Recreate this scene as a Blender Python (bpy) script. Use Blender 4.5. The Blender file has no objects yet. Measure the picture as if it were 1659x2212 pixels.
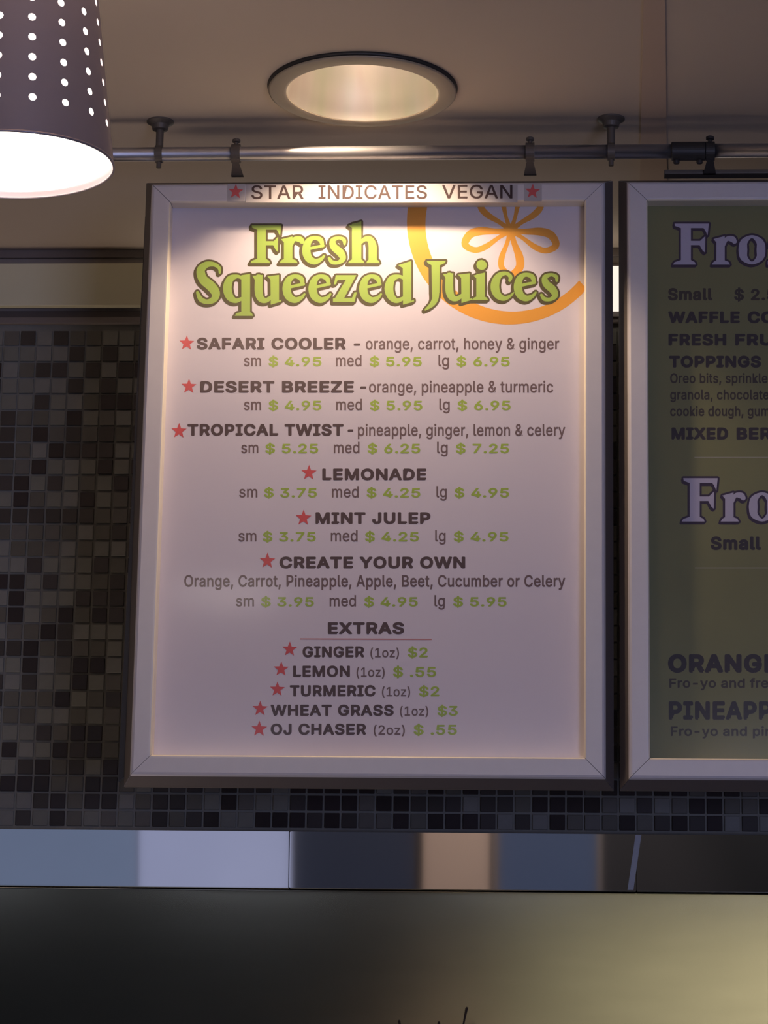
import bpy, bmesh, math, os, random
from mathutils.geometry import delaunay_2d_cdt
from mathutils import Vector, Matrix
random.seed(4)
S = bpy.context.scene
COL = S.collection
PI = math.pi
OZ = 2.152                      # height of the lower edge of the menu boards above the floor

# ------------------------------------------------------------------ camera
F_PX, CX, CY = 6500.0, 829.5, 1106.0
YAW, PITCH, ROLL = 0.06277475, 0.24218068, 0.01682504
CAM = Vector((0.56734057, -3.85613042, -0.60194448 + OZ))
_f = Vector((-math.sin(YAW)*math.cos(PITCH), math.cos(YAW)*math.cos(PITCH), math.sin(PITCH)))
_r0 = Vector((math.cos(YAW), math.sin(YAW), 0)); _u0 = _r0.cross(_f)
_r = _r0*math.cos(ROLL) + _u0*math.sin(ROLL); _u = -_r0*math.sin(ROLL) + _u0*math.cos(ROLL)
cd = bpy.data.cameras.new('camera'); cam = bpy.data.objects.new('camera', cd); COL.objects.link(cam)
cd.sensor_fit = 'HORIZONTAL'; cd.sensor_width = 36; cd.lens = 36*F_PX/1659; cd.clip_start = 0.05; cd.clip_end = 60
m = Matrix((_r, _u, -_f)).transposed().to_4x4(); m.translation = CAM; cam.matrix_world = m
S.camera = cam

def ray(px, py): return _f*F_PX + _r*(px-CX) + _u*(CY-py)
def at(px, py, Y):              # the point of the plane y = Y that is seen at a pixel
    d = ray(px, py); return CAM + d*((Y-CAM.y)/d.y)
def at_z(px, py, Z):
    d = ray(px, py); return CAM + d*((Z-CAM.z)/d.z)
def pix(p):
    d = Vector(p)-CAM; z = d.dot(_f); return (CX+F_PX*d.dot(_r)/z, CY-F_PX*d.dot(_u)/z)

# ------------------------------------------------------------------ world, light, exposure
W = bpy.data.worlds.new('world'); S.world = W; W.use_nodes = True
W.node_tree.nodes['Background'].inputs[0].default_value = (0.30, 0.36, 0.55, 1)
W.node_tree.nodes['Background'].inputs[1].default_value = 0.15
vs = S.view_settings
S.display_settings.display_device = 'sRGB'
vs.view_transform = 'Standard'; vs.look = 'None'; vs.gamma = 1.0; vs.use_curve_mapping = False
vs.exposure = 0.0
S.cycles.use_denoising = True
S.cycles.max_bounces = 10; S.cycles.diffuse_bounces = 5; S.cycles.glossy_bounces = 5
S.cycles.sample_clamp_indirect = 4.0
DOWNLIGHT_BULB = 40.0            # radiance of the lamp inside the recessed fitting
DOWNLIGHT_SPOT = 12.5           # W, its beam
FILL_W = 112.0                    # W, bluish fill lamp added at an unseen rear window
PENDANT_UP = 9.0                # W, point lamp added in the open shade top to brighten the ceiling
FILL_PANEL_E = 3.5                  # radiance of unseen ceiling panels added as bluish fill
WINDOW_E = 0.58
FILL_BOX_E = 2.1                   # glowing top of an unseen box added to light the ceiling

# ------------------------------------------------------------------ room constants
ZC = 0.8967782 + OZ             # ceiling
YW = 0.5255                     # tiled back wall (face of the grout)
X0, X1, YR = -3.0, 4.2, -8.0    # side walls, rear wall

# ------------------------------------------------------------------ materials
def new_mat(name):
    mt = bpy.data.materials.new(name); mt.use_nodes = True
    return mt, mt.node_tree, mt.node_tree.nodes['Principled BSDF']
def mat(name, col, rough=0.6, metal=0.0, noise=0.0, scale=20, bump=0.0, coat=0.0, coat_r=0.2, stretch=None, aniso=0, spec=0.5, emit=None, es=0):
    mt, nt, b = new_mat(name)
    b.inputs['Base Color'].default_value = (*col, 1); b.inputs['Roughness'].default_value = rough
    b.inputs['Metallic'].default_value = metal; b.inputs['Specular IOR Level'].default_value = spec
    b.inputs['Coat Weight'].default_value = coat; b.inputs['Coat Roughness'].default_value = coat_r
    b.inputs['Anisotropic'].default_value = aniso
    if emit: b.inputs['Emission Color'].default_value = (*emit, 1); b.inputs['Emission Strength'].default_value = es
    if noise or bump:
        tc = nt.nodes.new('ShaderNodeTexCoord'); mp = nt.nodes.new('ShaderNodeMapping'); nz = nt.nodes.new('ShaderNodeTexNoise')
        nt.links.new(tc.outputs['Object'], mp.inputs[0]); nt.links.new(mp.outputs[0], nz.inputs['Vector'])
        if stretch: mp.inputs['Scale'].default_value = stretch
        nz.inputs['Scale'].default_value = scale; nz.inputs['Detail'].default_value = 4
        if noise:
            rp = nt.nodes.new('ShaderNodeMapRange'); rp.inputs['To Min'].default_value = 1-noise; rp.inputs['To Max'].default_value = 1+noise
            vm = nt.nodes.new('ShaderNodeVectorMath'); vm.operation = 'SCALE'; vm.inputs[0].default_value = col
            nt.links.new(nz.outputs['Fac'], rp.inputs['Value']); nt.links.new(rp.outputs[0], vm.inputs['Scale'])
            nt.links.new(vm.outputs[0], b.inputs['Base Color'])
        if bump:
            bp = nt.nodes.new('ShaderNodeBump'); bp.inputs['Strength'].default_value = bump; bp.inputs['Distance'].default_value = 0.002
            nt.links.new(nz.outputs['Fac'], bp.inputs['Height']); nt.links.new(bp.outputs[0], b.inputs['Normal'])
    return mt
M = {}
M['ceiling'] = mat('ceiling_paint', (0.60, 0.50, 0.40), 0.8, noise=0.06, scale=3)
M['batten'] = mat('ceiling_batten', (0.56, 0.42, 0.32), 0.75, noise=0.08, scale=6)
M['wall'] = mat('wall_paint', (0.30, 0.26, 0.23), 0.85, noise=0.08, scale=4)
M['room'] = mat('dark_room_paint', (0.030, 0.028, 0.032), 0.8)
M['cream'] = mat('cream_panel', (0.72, 0.67, 0.46), 0.7, noise=0.05, scale=3)
M['trim'] = mat('brown_trim', (0.20, 0.165, 0.15), 0.6, noise=0.1, scale=8)
M['dark_trim'] = mat('dark_trim', (0.10, 0.08, 0.075), 0.6)
M['grout'] = mat('grout', (0.25, 0.24, 0.205), 0.9, noise=0.15, scale=40)
TILE = [((0.040, 0.030, 0.028), .25), ((0.062, 0.052, 0.045), .3), ((0.125, 0.115, 0.092), .35), ((0.200, 0.195, 0.165), .35)]
for i, (c, r_) in enumerate(TILE):
    for k in range(3):
        g = 1 + 0.07*(k-1); h = (1.0, 1.0, 1.06)[k]
        M['tile%d%d' % (i, k)] = mat('glass_tile_%s' % ('black', 'umber', 'olive', 'grey')[i], (c[0]*g, c[1]*g, c[2]*g*h), r_, noise=0.12, scale=60, spec=0.4)
M['alu'] = mat('frame_aluminium', (0.74, 0.71, 0.74), 0.36, metal=0.2, noise=0.03, scale=60, stretch=(1, 1, 1))
M['edge'] = mat('dark_frame_edge', (0.13, 0.11, 0.105), 0.5)  # outer sides in a darker tone than the frame face
M['lip'] = mat('lit_inner_lip', (0.93, 0.84, 0.68), 0.3)  # warm pale colour paints in the downlight's glow along the lip
M['paper'] = mat('white_poster', (0.71, 0.66, 0.74), 0.5, noise=0.015, scale=5, coat=0.9, coat_r=0.13)
M['olive'] = mat('olive_poster', (0.20, 0.20, 0.085), 0.5, noise=0.15, scale=6, coat=0.9, coat_r=0.13)
M['label'] = mat('label_paper', (0.50, 0.47, 0.48), 0.7, spec=0.2)
def ink(name, c): return mat(name, c, 0.5, coat=0.9, coat_r=0.13)
M['ink'] = ink('brown_ink', (0.085, 0.052, 0.056)); M['ink2'] = ink('taupe_ink', (0.16, 0.105, 0.11))
M['green'] = ink('green_ink', (0.36, 0.50, 0.07)); M['title'] = ink('lime_ink', (0.33, 0.48, 0.09)); M['title_edge'] = ink('olive_edge_ink', (0.09, 0.075, 0.03))
M['red'] = ink('red_ink', (0.66, 0.09, 0.10)); M['orange'] = ink('orange_ink', (0.80, 0.36, 0.045))
M['lav'] = ink('lavender_ink', (0.50, 0.47, 0.60)); M['purple'] = ink('purple_ink', (0.035, 0.018, 0.05)); M['dink'] = ink('dark_ink', (0.03, 0.022, 0.03)); M['dink2'] = ink('faded_dark_ink', (0.045, 0.034, 0.028)); M['rule'] = ink('pale_rule_ink', (0.34, 0.33, 0.25))
M['rline'] = ink('thin_red_ink', (0.60, 0.22, 0.20))
M['label_ink'] = mat('label_ink', (0.07, 0.045, 0.045), 0.7, spec=0.2)
M['black'] = mat('black_plastic', (0.03, 0.028, 0.027), 0.5)
M['chrome'] = mat('rail_steel', (0.72, 0.71, 0.74), 0.40, metal=1.0, noise=0.05, scale=15)
M['bracket'] = mat('dark_bracket', (0.13, 0.11, 0.09), 0.5, metal=0.2)
M['steel'] = mat('polished_steel', (0.60, 0.61, 0.66), 0.03, metal=1.0, noise=0.05, scale=9)
M['clip'] = mat('strip_steel', (0.33, 0.34, 0.37), 0.5, metal=0.2)
M['brushed'] = mat('brushed_steel', (0.50, 0.475, 0.38), 0.125, metal=1.0, noise=0.10, scale=7, stretch=(1, 1, 6))
M['trimring'] = mat('painted_trim_ring', (0.36, 0.30, 0.22), 0.45, noise=0.03, scale=20)
M['shade'] = mat('gunmetal_shade', (0.46, 0.39, 0.41), 0.45, metal=0.5, noise=0.05, scale=12)
M['frosted'] = mat('lit_window_pane', (0.05, 0.05, 0.055), 0.4, emit=(0.66, 0.70, 1.0), es=WINDOW_E)
M['frosted_dim'] = mat('dim_window_pane', (0.05, 0.05, 0.055), 0.4, emit=(0.55, 0.68, 1.0), es=WINDOW_E*.55)
M['twig'] = mat('dry_twig', (0.04, 0.022, 0.015), 0.8)
M['counter'] = mat('counter_top', (0.75, 0.66, 0.58), 0.5, noise=0.05, scale=5)
M['cab'] = mat('counter_body', (0.10, 0.085, 0.075), 0.6)
M['floor'] = mat('floor_tile', (0.12, 0.11, 0.10), 0.5, noise=0.1, scale=3)
M['vase'] = mat('glazed_pot', (0.18, 0.10, 0.06), 0.3)
M['washwall'] = mat('cream_reflector_panel', (0.58, 0.56, 0.45), 0.8)
M['column'] = mat('warm_column', (0.62, 0.46, 0.36), 0.7)
M['socket'] = mat('lamp_socket', (0.5, 0.5, 0.5), 0.5)
def emis(name, c, s, base=.8):
    return mat(name, (base, base, base), 0.5, emit=c, es=s)
M['bulb'] = emis('downlight_lamp', (1.0, 0.78, 0.66), DOWNLIGHT_BULB)
M['tube'] = emis('strip_light_glow', (1.0, 0.90, 0.78), 1.0)
M['diffuser'] = emis('added_panel_glow', (0.70, 0.76, 1.0), FILL_PANEL_E)
def reflector():
    mt, nt, b = new_mat('reflector_aluminium')
    tc = nt.nodes.new('ShaderNodeTexCoord'); gr = nt.nodes.new('ShaderNodeTexNoise'); mp = nt.nodes.new('ShaderNodeMapping')
    mp.inputs['Scale'].default_value = (9, 9, 1.2)
    cr = nt.nodes.new('ShaderNodeValToRGB'); e = cr.color_ramp.elements
    e[0].position = .3; e[0].color = (0.62, 0.66, 0.50, 1); e[1].position = .7; e[1].color = (0.66, 0.52, 0.50, 1)
    x = cr.color_ramp.elements.new(.5); x.color = (0.75, 0.70, 0.62, 1)
    gr.inputs['Scale'].default_value = 2.2; gr.inputs['Detail'].default_value = 2
    nt.links.new(tc.outputs['Object'], mp.inputs[0]); nt.links.new(mp.outputs[0], gr.inputs['Vector']); nt.links.new(gr.outputs['Fac'], cr.inputs[0])
    nt.links.new(cr.outputs[0], b.inputs['Base Color']); b.inputs['Metallic'].default_value = 0.9; b.inputs['Roughness'].default_value = 0.3
    return mt
M['reflector'] = reflector()

# ------------------------------------------------------------------ mesh helpers
def obj(name, bm, mt, parent=None, smooth=False, label=None):
    me = bpy.data.meshes.new(name); bm.normal_update(); bm.to_mesh(me); bm.free()
    for mm in (mt if isinstance(mt, (list, tuple)) else [mt]): me.materials.append(M[mm] if isinstance(mm, str) else mm)
    if smooth:
        for p in me.polygons: p.use_smooth = True
    o = bpy.data.objects.new(name, me); COL.objects.link(o)
    if parent is not None:
        o.parent = parent
        if parent.matrix_world != Matrix(): pass
    if label: o['label'] = label
    return o
def thing(name, label, cat, loc=(0, 0, 0), group=None):
    o = bpy.data.objects.new(name, None); COL.objects.link(o); o.empty_display_size = .1
    o.location = loc; o['label'] = label; o['category'] = cat
    if group: o['group'] = group
    return o
def tag(o, label, cat, group=None):
    o['label'] = label; o['category'] = cat
    if group: o['group'] = group
    return o
def struct(o): o['kind'] = 'structure'; return o
def box(bm, x0, y0, z0, x1, y1, z1, bev=0.0):
    r = bmesh.ops.create_cube(bm, size=1)['verts']
    bmesh.ops.scale(bm, vec=(x1-x0, y1-y0, z1-z0), verts=r)
    bmesh.ops.translate(bm, vec=((x0+x1)/2, (y0+y1)/2, (z0+z1)/2), verts=r)
    if bev:
        es = list({e for v in r for e in v.link_edges})
        bmesh.ops.bevel(bm, geom=es, offset=bev, segments=2, affect='EDGES', profile=.5)
    return bm
def B(*a, **k): return box(bmesh.new(), *a, **k)
def lathe(bm, prof, n=48, c=(0, 0, 0), axis='z', closed=False):
    rings = []
    for (r, h) in prof:
        ring = []
        for i in range(n):
            a = 2*PI*i/n
            if axis == 'z': p = (c[0]+r*math.cos(a), c[1]+r*math.sin(a), c[2]+h)
            elif axis == 'x': p = (c[0]+h, c[1]+r*math.cos(a), c[2]+r*math.sin(a))
            else: p = (c[0]+r*math.cos(a), c[1]+h, c[2]+r*math.sin(a))
            ring.append(bm.verts.new(p))
        rings.append(ring)
    pairs = list(zip(rings, rings[1:])) + ([(rings[-1], rings[0])] if closed else [])
    for a, b in pairs:
        for i in range(n):
            bm.faces.new((a[i], a[(i+1) % n], b[(i+1) % n], b[i]))
    if not closed:
        for ring, pr in ((rings[0], prof[0]), (rings[-1], prof[-1])):
            if pr[0] > 1e-5 and len(prof[0]) == 2 and getattr(lathe, 'cap', True): bm.faces.new(ring)
    bmesh.ops.recalc_face_normals(bm, faces=bm.faces)
    return bm
def cyl(bm, p, q, r, n=20):
    p = Vector(p); q = Vector(q); d = q-p
    rot = Vector((0, 0, 1)).rotation_difference(d.normalized()).to_matrix()
    a = [bm.verts.new(p+rot @ Vector((r*math.cos(2*PI*i/n), r*math.sin(2*PI*i/n), 0))) for i in range(n)]
    b = [bm.verts.new(q+rot @ Vector((r*math.cos(2*PI*i/n), r*math.sin(2*PI*i/n), 0))) for i in range(n)]
    for i in range(n): bm.faces.new((a[i], a[(i+1) % n], b[(i+1) % n], b[i]))
    bm.faces.new(list(reversed(a))); bm.faces.new(b)
    return bm
def tube(bm, pts, rads, n=10):
    prev = None
    for i, p in enumerate(pts):
        p = Vector(p); d = (Vector(pts[min(i+1, len(pts)-1)])-Vector(pts[max(i-1, 0)])).normalized()
        rot = Vector((0, 0, 1)).rotation_difference(d).to_matrix()
        ring = [bm.verts.new(p+rot @ Vector((rads[i]*math.cos(2*PI*k/n), rads[i]*math.sin(2*PI*k/n), 0))) for k in range(n)]
        if prev:
            for k in range(n): bm.faces.new((prev[k], prev[(k+1) % n], ring[(k+1) % n], ring[k]))
        else: bm.faces.new(list(reversed(ring)))
        prev = ring
    bm.faces.new(prev); return bm
def prism(bm, prof, ax, a, b):  # prof in the other two axes, extruded along ax ('x')
    va = [bm.verts.new((a, y, z)) for y, z in prof]; vb = [bm.verts.new((b, y, z)) for y, z in prof]
    n = len(prof)
    for i in range(n): bm.faces.new((va[i], va[(i+1) % n], vb[(i+1) % n], vb[i]))
    bm.faces.new(va); bm.faces.new(vb); bmesh.ops.recalc_face_normals(bm, faces=bm.faces); return bm

# ------------------------------------------------------------------ room shell
DL = at_z(783, 190, ZC)         # centre of the recessed downlight
DL_R = 0.1245; DL_A = 0.1005
def plate_with_hole(x0, y0, x1, y1, z, t, c, r, n=64):
    bm = bmesh.new(); rows = []
    for zz in (z, z+t):
        inn, out = [], []
        for i in range(n):
            a = 2*PI*i/n; dx, dy = math.cos(a), math.sin(a)
            inn.append(bm.verts.new((c[0]+r*dx, c[1]+r*dy, zz)))
            tx = ((x1-c[0]) if dx > 0 else (x0-c[0]))/dx if abs(dx) > 1e-9 else 1e9
            ty = ((y1-c[1]) if dy > 0 else (y0-c[1]))/dy if abs(dy) > 1e-9 else 1e9
            k = min(tx, ty); out.append(bm.verts.new((c[0]+k*dx, c[1]+k*dy, zz)))
        rows.append((inn, out))
    for i in range(n):
        j = (i+1) % n
        bm.faces.new((rows[0][0][i], rows[0][0][j], rows[0][1][j], rows[0][1][i]))
        bm.faces.new((rows[1][0][j], rows[1][0][i], rows[1][1][i], rows[1][1][j]))
        bm.faces.new((rows[0][0][j], rows[0][0][i], rows[1][0][i], rows[1][0][j]))
        bm.faces.new((rows[0][1][i], rows[0][1][j], rows[1][1][j], rows[1][1][i]))
    return bm
CW = 0.75                       # a square plate around the downlight hole, ceiling boards all round
bm = bmesh.new()
hx0, hx1, hy0, hy1 = DL.x-CW/2, DL.x+CW/2, DL.y-CW/2, DL.y+CW/2
T = 0.012
n = 64
bmh = plate_with_hole(hx0, hy0, hx1, hy1, ZC, T, (DL.x, DL.y), 0.109, 64)
# corners of the square that the 64 rays skip are exact because 45 degree rays exist
me = bpy.data.meshes.new('tmp'); bmh.to_mesh(me); bmh.free(); bm.from_mesh(me); bpy.data.meshes.remove(me)
YC = -2.4                        # the painted soffit ends here, the shop beyond has a dark ceiling
box(bm, X0, YC, ZC, hx0, YW+.1, ZC+T); box(bm, hx1, YC, ZC, X1, YW+.1, ZC+T)
box(bm, hx0, YC, ZC, hx1, hy0, ZC+T); box(bm, hx0, hy1, ZC, hx1, YW+.1, ZC+T)
ceiling = struct(obj('ceiling', bm, 'ceiling'))
struct(obj('ceiling', B(X0, YR, ZC, X1, YC-.0005, ZC+T), 'room'))
# joint batten in the ceiling at the right
a0, a1 = at_z(1390, 0, ZC), at_z(1437, 0, ZC); b0, b1 = at_z(1384, 300, ZC), at_z(1440, 300, ZC)
def ext(a, b, y): k = (y-a.y)/(b.y-a.y); return a.x+(b.x-a.x)*k
bm = bmesh.new()
ya, yb = -1.6, YW-.001
q = [(ext(a0, b0, ya), ya), (ext(a1, b1, ya), ya), (ext(a1, b1, yb), yb), (ext(a0, b0, yb), yb)]
vb_ = [bm.verts.new((x, y, ZC-.0025)) for x, y in q]; vt_ = [bm.verts.new((x, y, ZC-.0001)) for x, y in q]
bm.faces.new(vb_); bm.faces.new(vt_)
for i in range(4): bm.faces.new((vb_[i], vb_[(i+1) % 4], vt_[(i+1) % 4], vt_[i]))
bmesh.ops.recalc_face_normals(bm, faces=bm.faces)
obj('batten', bm, 'batten', ceiling)
struct(obj('floor', B(X0, YR, -.1, X1, YW+.1, 0), 'floor'))
struct(obj('wall_left', B(X0-.1, YR, 0, X0, YW, ZC), 'room'))
struct(obj('wall_right', B(X1, YR, 0, X1+.1, YW, ZC), 'room'))
wall_rear = struct(obj('wall_rear', B(X0-.1, YR-.1, 0, X1+.1, YR, ZC), 'room'))

# ------------------------------------------------------------------ tiled back wall
P = 0.0254; PZ = 0.02552
row_top = at(240, 1713.4, YW).z                    # upper edge of the last full row but one
col_x = at(217.5, 1735, YW).x                      # left edge of column 7
fascia_top = at(600, 1796, YW).z
tile_top = at(150, 703, YW).z
wall = struct(obj('wall_back', B(X0, YW, 0, X1, YW+.1, ZC), 'grout'))
PAT = {}
left = ["21312233", "33331313", "32113131", "33331313", "33133200", "12230323", "12021212", "12301113", "22033303", "10313230", "30233032",
        "11111122", "22222321", "32223233", "33133312", "00313321", "30333111", "20320201", "32201333", "11021223", "33032003", "13133032",
        "12220327", "32233232", "33312002", "20330102", "23130163", "20002200", "33310200", "31302023"]
left[22] = "12220321"; left[26] = "23102130"; left[29] = "33130232"
for i, s in enumerate(left):
    r_i = i-28                                     # the last full row but one has index 0
    for c, ch in enumerate(s): PAT[(r_i, c)] = min(3, int(ch))
rq = [2,3,0,1,0,2,0,1,1,3,0,0,0,0,0,3,1,2] + [0,2,0,1,1,2,1,0,0,2,0,0,1,0,0,2,0,0,2,2]
rr = [3,2,0,0,2,3,0,2,3,3,1,0,0,0,2,0,0,1] + [1,1,3,1,1,2,0,0,0,0,2,3,1,3,2,0,0,2,2,0]
rs = [3,2,0,2,1,0,3,3,0,0,0,1,0,1,2,2,0,2] + [0,0,0,1,3,1,3,0,2,2,2,0,2,1,0,1,0,3,1,3]
for k in range(len(rq)): PAT[(-1, 8+k)] = rq[k]; PAT[(0, 8+k)] = rr[k]; PAT[(1, 8+k)] = rs[k]
TM = {}
def tile_mesh(key):
    if key in TM: return TM[key]
    bm = B(-P/2+.0016, -.0032, -P/2+.0016, P/2-.0016, .0006, P/2-.0016, bev=.0009)
    # only one bevel segment is needed at this size
    me = bpy.data.meshes.new('tile'); bm.to_mesh(me); bm.free(); me.materials.append(M['tile%d%d' % key]); TM[key] = me
    return me
cells = []
BX = [(at(281.5-24, 1672, .03).x, at(1322, 1672, .03).x), (at(1345, 1681, .03).x, 1.4)]
for r_i in range(-29, 2):
    zc = row_top-(r_i+.5)*PZ
    for c in range(-8, 58):
        xc = col_x+(c-7+.5)*P
        if zc+P/2 > tile_top+.004 or zc-P/2 < fascia_top-P*.6: continue
        u, v = pix((xc, YW, zc))
        if c in (-8,) or u < -160 or u > 1830: continue
        k = PAT.get((r_i, c), random.choice((0, 0, 1, 1, 2, 2, 3, 3)))
        seen = u > -14 and u < 1672 and (u < 300 or v > 1690 or (1322 < u < 1350))
        cells.append((seen, v+(60 if 20 < u < 1640 else -400)-(2000 if v < 760 else 0), xc, zc, k))
cells.sort(key=lambda t: (not t[0], -t[1]))
rest = bmesh.new(); nrest = 0
for i, (seen, _, xc, zc, k) in enumerate(cells):
    key = (k, random.randrange(3)); jy = random.uniform(-.0004, .0004)
    if i < 300 and seen:
        o = bpy.data.objects.new('tile', tile_mesh(key)); COL.objects.link(o); o.parent = wall; o.location = (xc, YW+jy, zc)
        o.rotation_euler = (random.uniform(-.012, .012), 0, random.uniform(-.012, .012))
    else:
        nb = len(rest.faces); tmp = B(xc-P/2+.0016, YW-.0032+jy, zc-P/2+.0016, xc+P/2-.0016, YW+.0006, zc+P/2-.0016)
        for f in tmp.faces: f.material_index = key[0]*3+key[1]
        me = bpy.data.meshes.new('t'); tmp.to_mesh(me); tmp.free(); rest.from_mesh(me); bpy.data.meshes.remove(me)
ro = obj('mosaic', rest, ['tile%d%d' % (a, b) for a in range(4) for b in range(3)], wall)
ro['kind'] = 'stuff'
# painted frieze above the mosaic
z_a = at(150, 546, YW).z; z_b = at(150, 561, YW).z; z_p0 = at(150, 579, YW).z; z_p1 = at(150, 672, YW).z; z_t0 = at(150, 688, YW).z
struct(obj('trim_1', B(X0, YW-.010, z_b, X1, YW, ZC-.0005, bev=.001), 'trim'))
struct(obj('trim_2', B(X0, YW-.004, z_p1-.001, X1, YW, z_b), 'wall'))
struct(obj('trim_3', B(X0, YW-.009, tile_top+.0005, X1, YW, z_t0, bev=.0015), 'trim'))
struct(obj('trim_4', B(X0, YW-.005, z_t0, X1, YW, z_p1-.001), 'dark_trim'))
xr = at(306, 625, YW-.03).x
pn = thing('wall_panel', 'cream rectangular panel high on the wall at the left of the white menu board', 'wall panel', (xr-.6, YW-.004, (z_p0+z_p1)/2))
hz = (z_p0-z_p1)/2
obj('panel_face', B(-1.4, -.022, -hz+.0008, .6, -.008, hz-.0008, bev=.001), 'cream', pn)
obj('panel_back', B(-1.395, -.008, -hz+.003, .595, 0, hz-.003), 'dark_trim', pn)
# strip light seen in the gap
zt0, zt1 = at(1331, 575, YW-.03).z, at(1331, 667, YW-.03).z
xg0, xg1 = at(360, 620, YW-.03).x, at(1420, 620, YW-.03).x
st = thing('strip_light', 'lit white strip light seen in the narrow gap between the two menu boards', 'light', ((xg0+xg1)/2, YW-.004, (zt0+zt1)/2))
hw, hh = (xg1-xg0)/2, (zt0-zt1)/2
obj('diffuser', B(-hw, -.030, -hh, hw, -.010, hh, bev=.003), 'tube', st)
obj('housing', B(-hw-.004, -.010, -hh-.007, hw+.004, 0, hh+.008), 'dark_trim', st)

# ------------------------------------------------------------------ stainless fascia and panel under the mosaic
YF = YW-.022
fz0 = at(300, 1798, YF).z; fz1 = at(300, 1917, YF).z
xs = at(627, 1860, YF).x; xs2 = at(1374, 1860, YF).x
TILT = math.radians(5.0)
def fascia(x0, x1, label, yaw=0.0):
    bm = bmesh.new(); h = fz0-fz1
    dy = math.tan(TILT)*h; dz = math.tan(yaw)*(x1-x0)
    prof = lambda o: [(-.022-dy+o, h/2), (-.020+o, -h/2), (.016, -h/2), (.016, h/2)]
    va = [bm.verts.new(((x0-x1)/2, y, z)) for y, z in prof(0)]; vb = [bm.verts.new(((x1-x0)/2, y, z)) for y, z in prof(dz)]
    for i in range(4): bm.faces.new((va[i], va[(i+1) % 4], vb[(i+1) % 4], vb[i]))
    bm.faces.new(va); bm.faces.new(vb); bmesh.ops.recalc_face_normals(bm, faces=bm.faces)
    es = [e for e in bm.edges]
    bmesh.ops.bevel(bm, geom=es, offset=.0008, segments=2, affect='EDGES')
    o = obj('steel_fascia', bm, 'steel'); o.location = ((x0+x1)/2, YF+.0055, (fz0+fz1)/2)
    tag(o, label, 'metal trim', 'polished steel fascia strips under the mosaic'); return o
f1 = fascia(-2.2, xs, 'pale bright polished steel fascia strip under the mosaic, left of the joint', math.radians(.0))
f2 = fascia(xs+.0006, xs2, 'dark blue-grey polished steel fascia strip between the joint and the slanting strip', math.radians(.0))
f3 = fascia(xs2+.0006, 3.0, 'nearly black polished steel fascia strip right of the slanting strip')
c0, c1 = at(1379, 1806, YF-.02), at(1362, 1924, YF-.02)
bm = bmesh.new()
for (zz, xx, yy) in ((fz0, c0.x, -.0262), (fz1, c1.x, -.0222)):
    pass
wv = .0042
def slanted():
    bm = bmesh.new(); h = fz0-fz1
    d = (c0.x-c1.x)/2; dy = math.tan(TILT)*h
    pts = [(-wv+d, -.0195-dy, h/2-.001), (wv+d, -.0195-dy, h/2-.001), (wv-d, -.0175, -h/2+.001), (-wv-d, -.0175, -h/2+.001)]
    a = [bm.verts.new(p) for p in pts]; b = [bm.verts.new((p[0], p[1]+.003, p[2])) for p in pts]
    bm.faces.new(a); bm.faces.new(b)
    for i in range(4): bm.faces.new((a[i], a[(i+1) % 4], b[(i+1) % 4], b[i]))
    bmesh.ops.recalc_face_normals(bm, faces=bm.faces); return bm
jc = obj('slanted_strip', slanted(), 'clip'); jc.location = ((c0.x+c1.x)/2, YF+.0005, (fz0+fz1)/2)  # narrow strip slanting across the fascia
jc.parent = f2; jc.matrix_parent_inverse = Matrix.Translation(-f2.location); jc['label'] = 'narrow pale slanting strip'
lp = obj('steel_backsplash', B(-2.6, -.006, -.62, 2.6, .010, 0, bev=.001), 'brushed')
lp.location = (.6, YW-.011, fz1-.0005)
tag(lp, 'wide brushed stainless steel panel below the polished strip', 'backsplash')

# ------------------------------------------------------------------ 2D printing helpers (pixel outlines laid on a real plane)
def union(polys, eps=1e-3):
    """overlapping flat outlines -> one clean flat mesh: (points, triangles)"""
    co, ed, pp = [], [], []
    for p in polys:
        n = len(p); a = sum(p[i][0]*p[(i+1) % n][1]-p[(i+1) % n][0]*p[i][1] for i in range(n))
        if abs(a) < 1e-9: continue
        n0 = len(co); co += [Vector(q) for q in p]; ed += [(n0+i, n0+(i+1) % n) for i in range(n)]
        xs_, ys_ = [q[0] for q in p], [q[1] for q in p]; pp.append((min(xs_), max(xs_), min(ys_), max(ys_), p))
    r = delaunay_2d_cdt(co, ed, [], 0, eps, False)
    V = [tuple(v) for v in r[0]]; F = []
    for f in r[2]:
        x = sum(V[i][0] for i in f)/len(f); y = sum(V[i][1] for i in f)/len(f)
        for x0, x1, y0, y1, p in pp:
            if x0 < x < x1 and y0 < y < y1:
                c = False; j = len(p)-1
                for i in range(len(p)):
                    if (p[i][1] > y) != (p[j][1] > y) and x < (p[j][0]-p[i][0])*(y-p[i][1])/(p[j][1]-p[i][1])+p[i][0]: c = not c
                    j = i
                if c: F.append(tuple(f)); break
    return V, F
def ngon(x, y, r, n): return [(x+r*math.cos(2*PI*i/n+.1), y+r*math.sin(2*PI*i/n+.1)) for i in range(n)]
def ribbon(pts, w, cap=12):      # pts: (x, y, width): quads that share their corners, round ends
    out = []; n = len(pts); L = []; R = []
    for i, p in enumerate(pts):
        a, b = pts[max(i-1, 0)], pts[min(i+1, n-1)]; dx, dy = b[0]-a[0], b[1]-a[1]; l = math.hypot(dx, dy) or 1
        h = max(p[2]/2+w, .05); L.append((p[0]-dy/l*h, p[1]+dx/l*h)); R.append((p[0]+dy/l*h, p[1]-dx/l*h))
    for i in range(n-1):
        q = [L[i], L[i+1], R[i+1], R[i]]
        out.append(q)
    for p in (pts[0], pts[-1]): out.append(ngon(p[0], p[1], max(p[2]/2+w, .05), cap))
    return out
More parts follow.
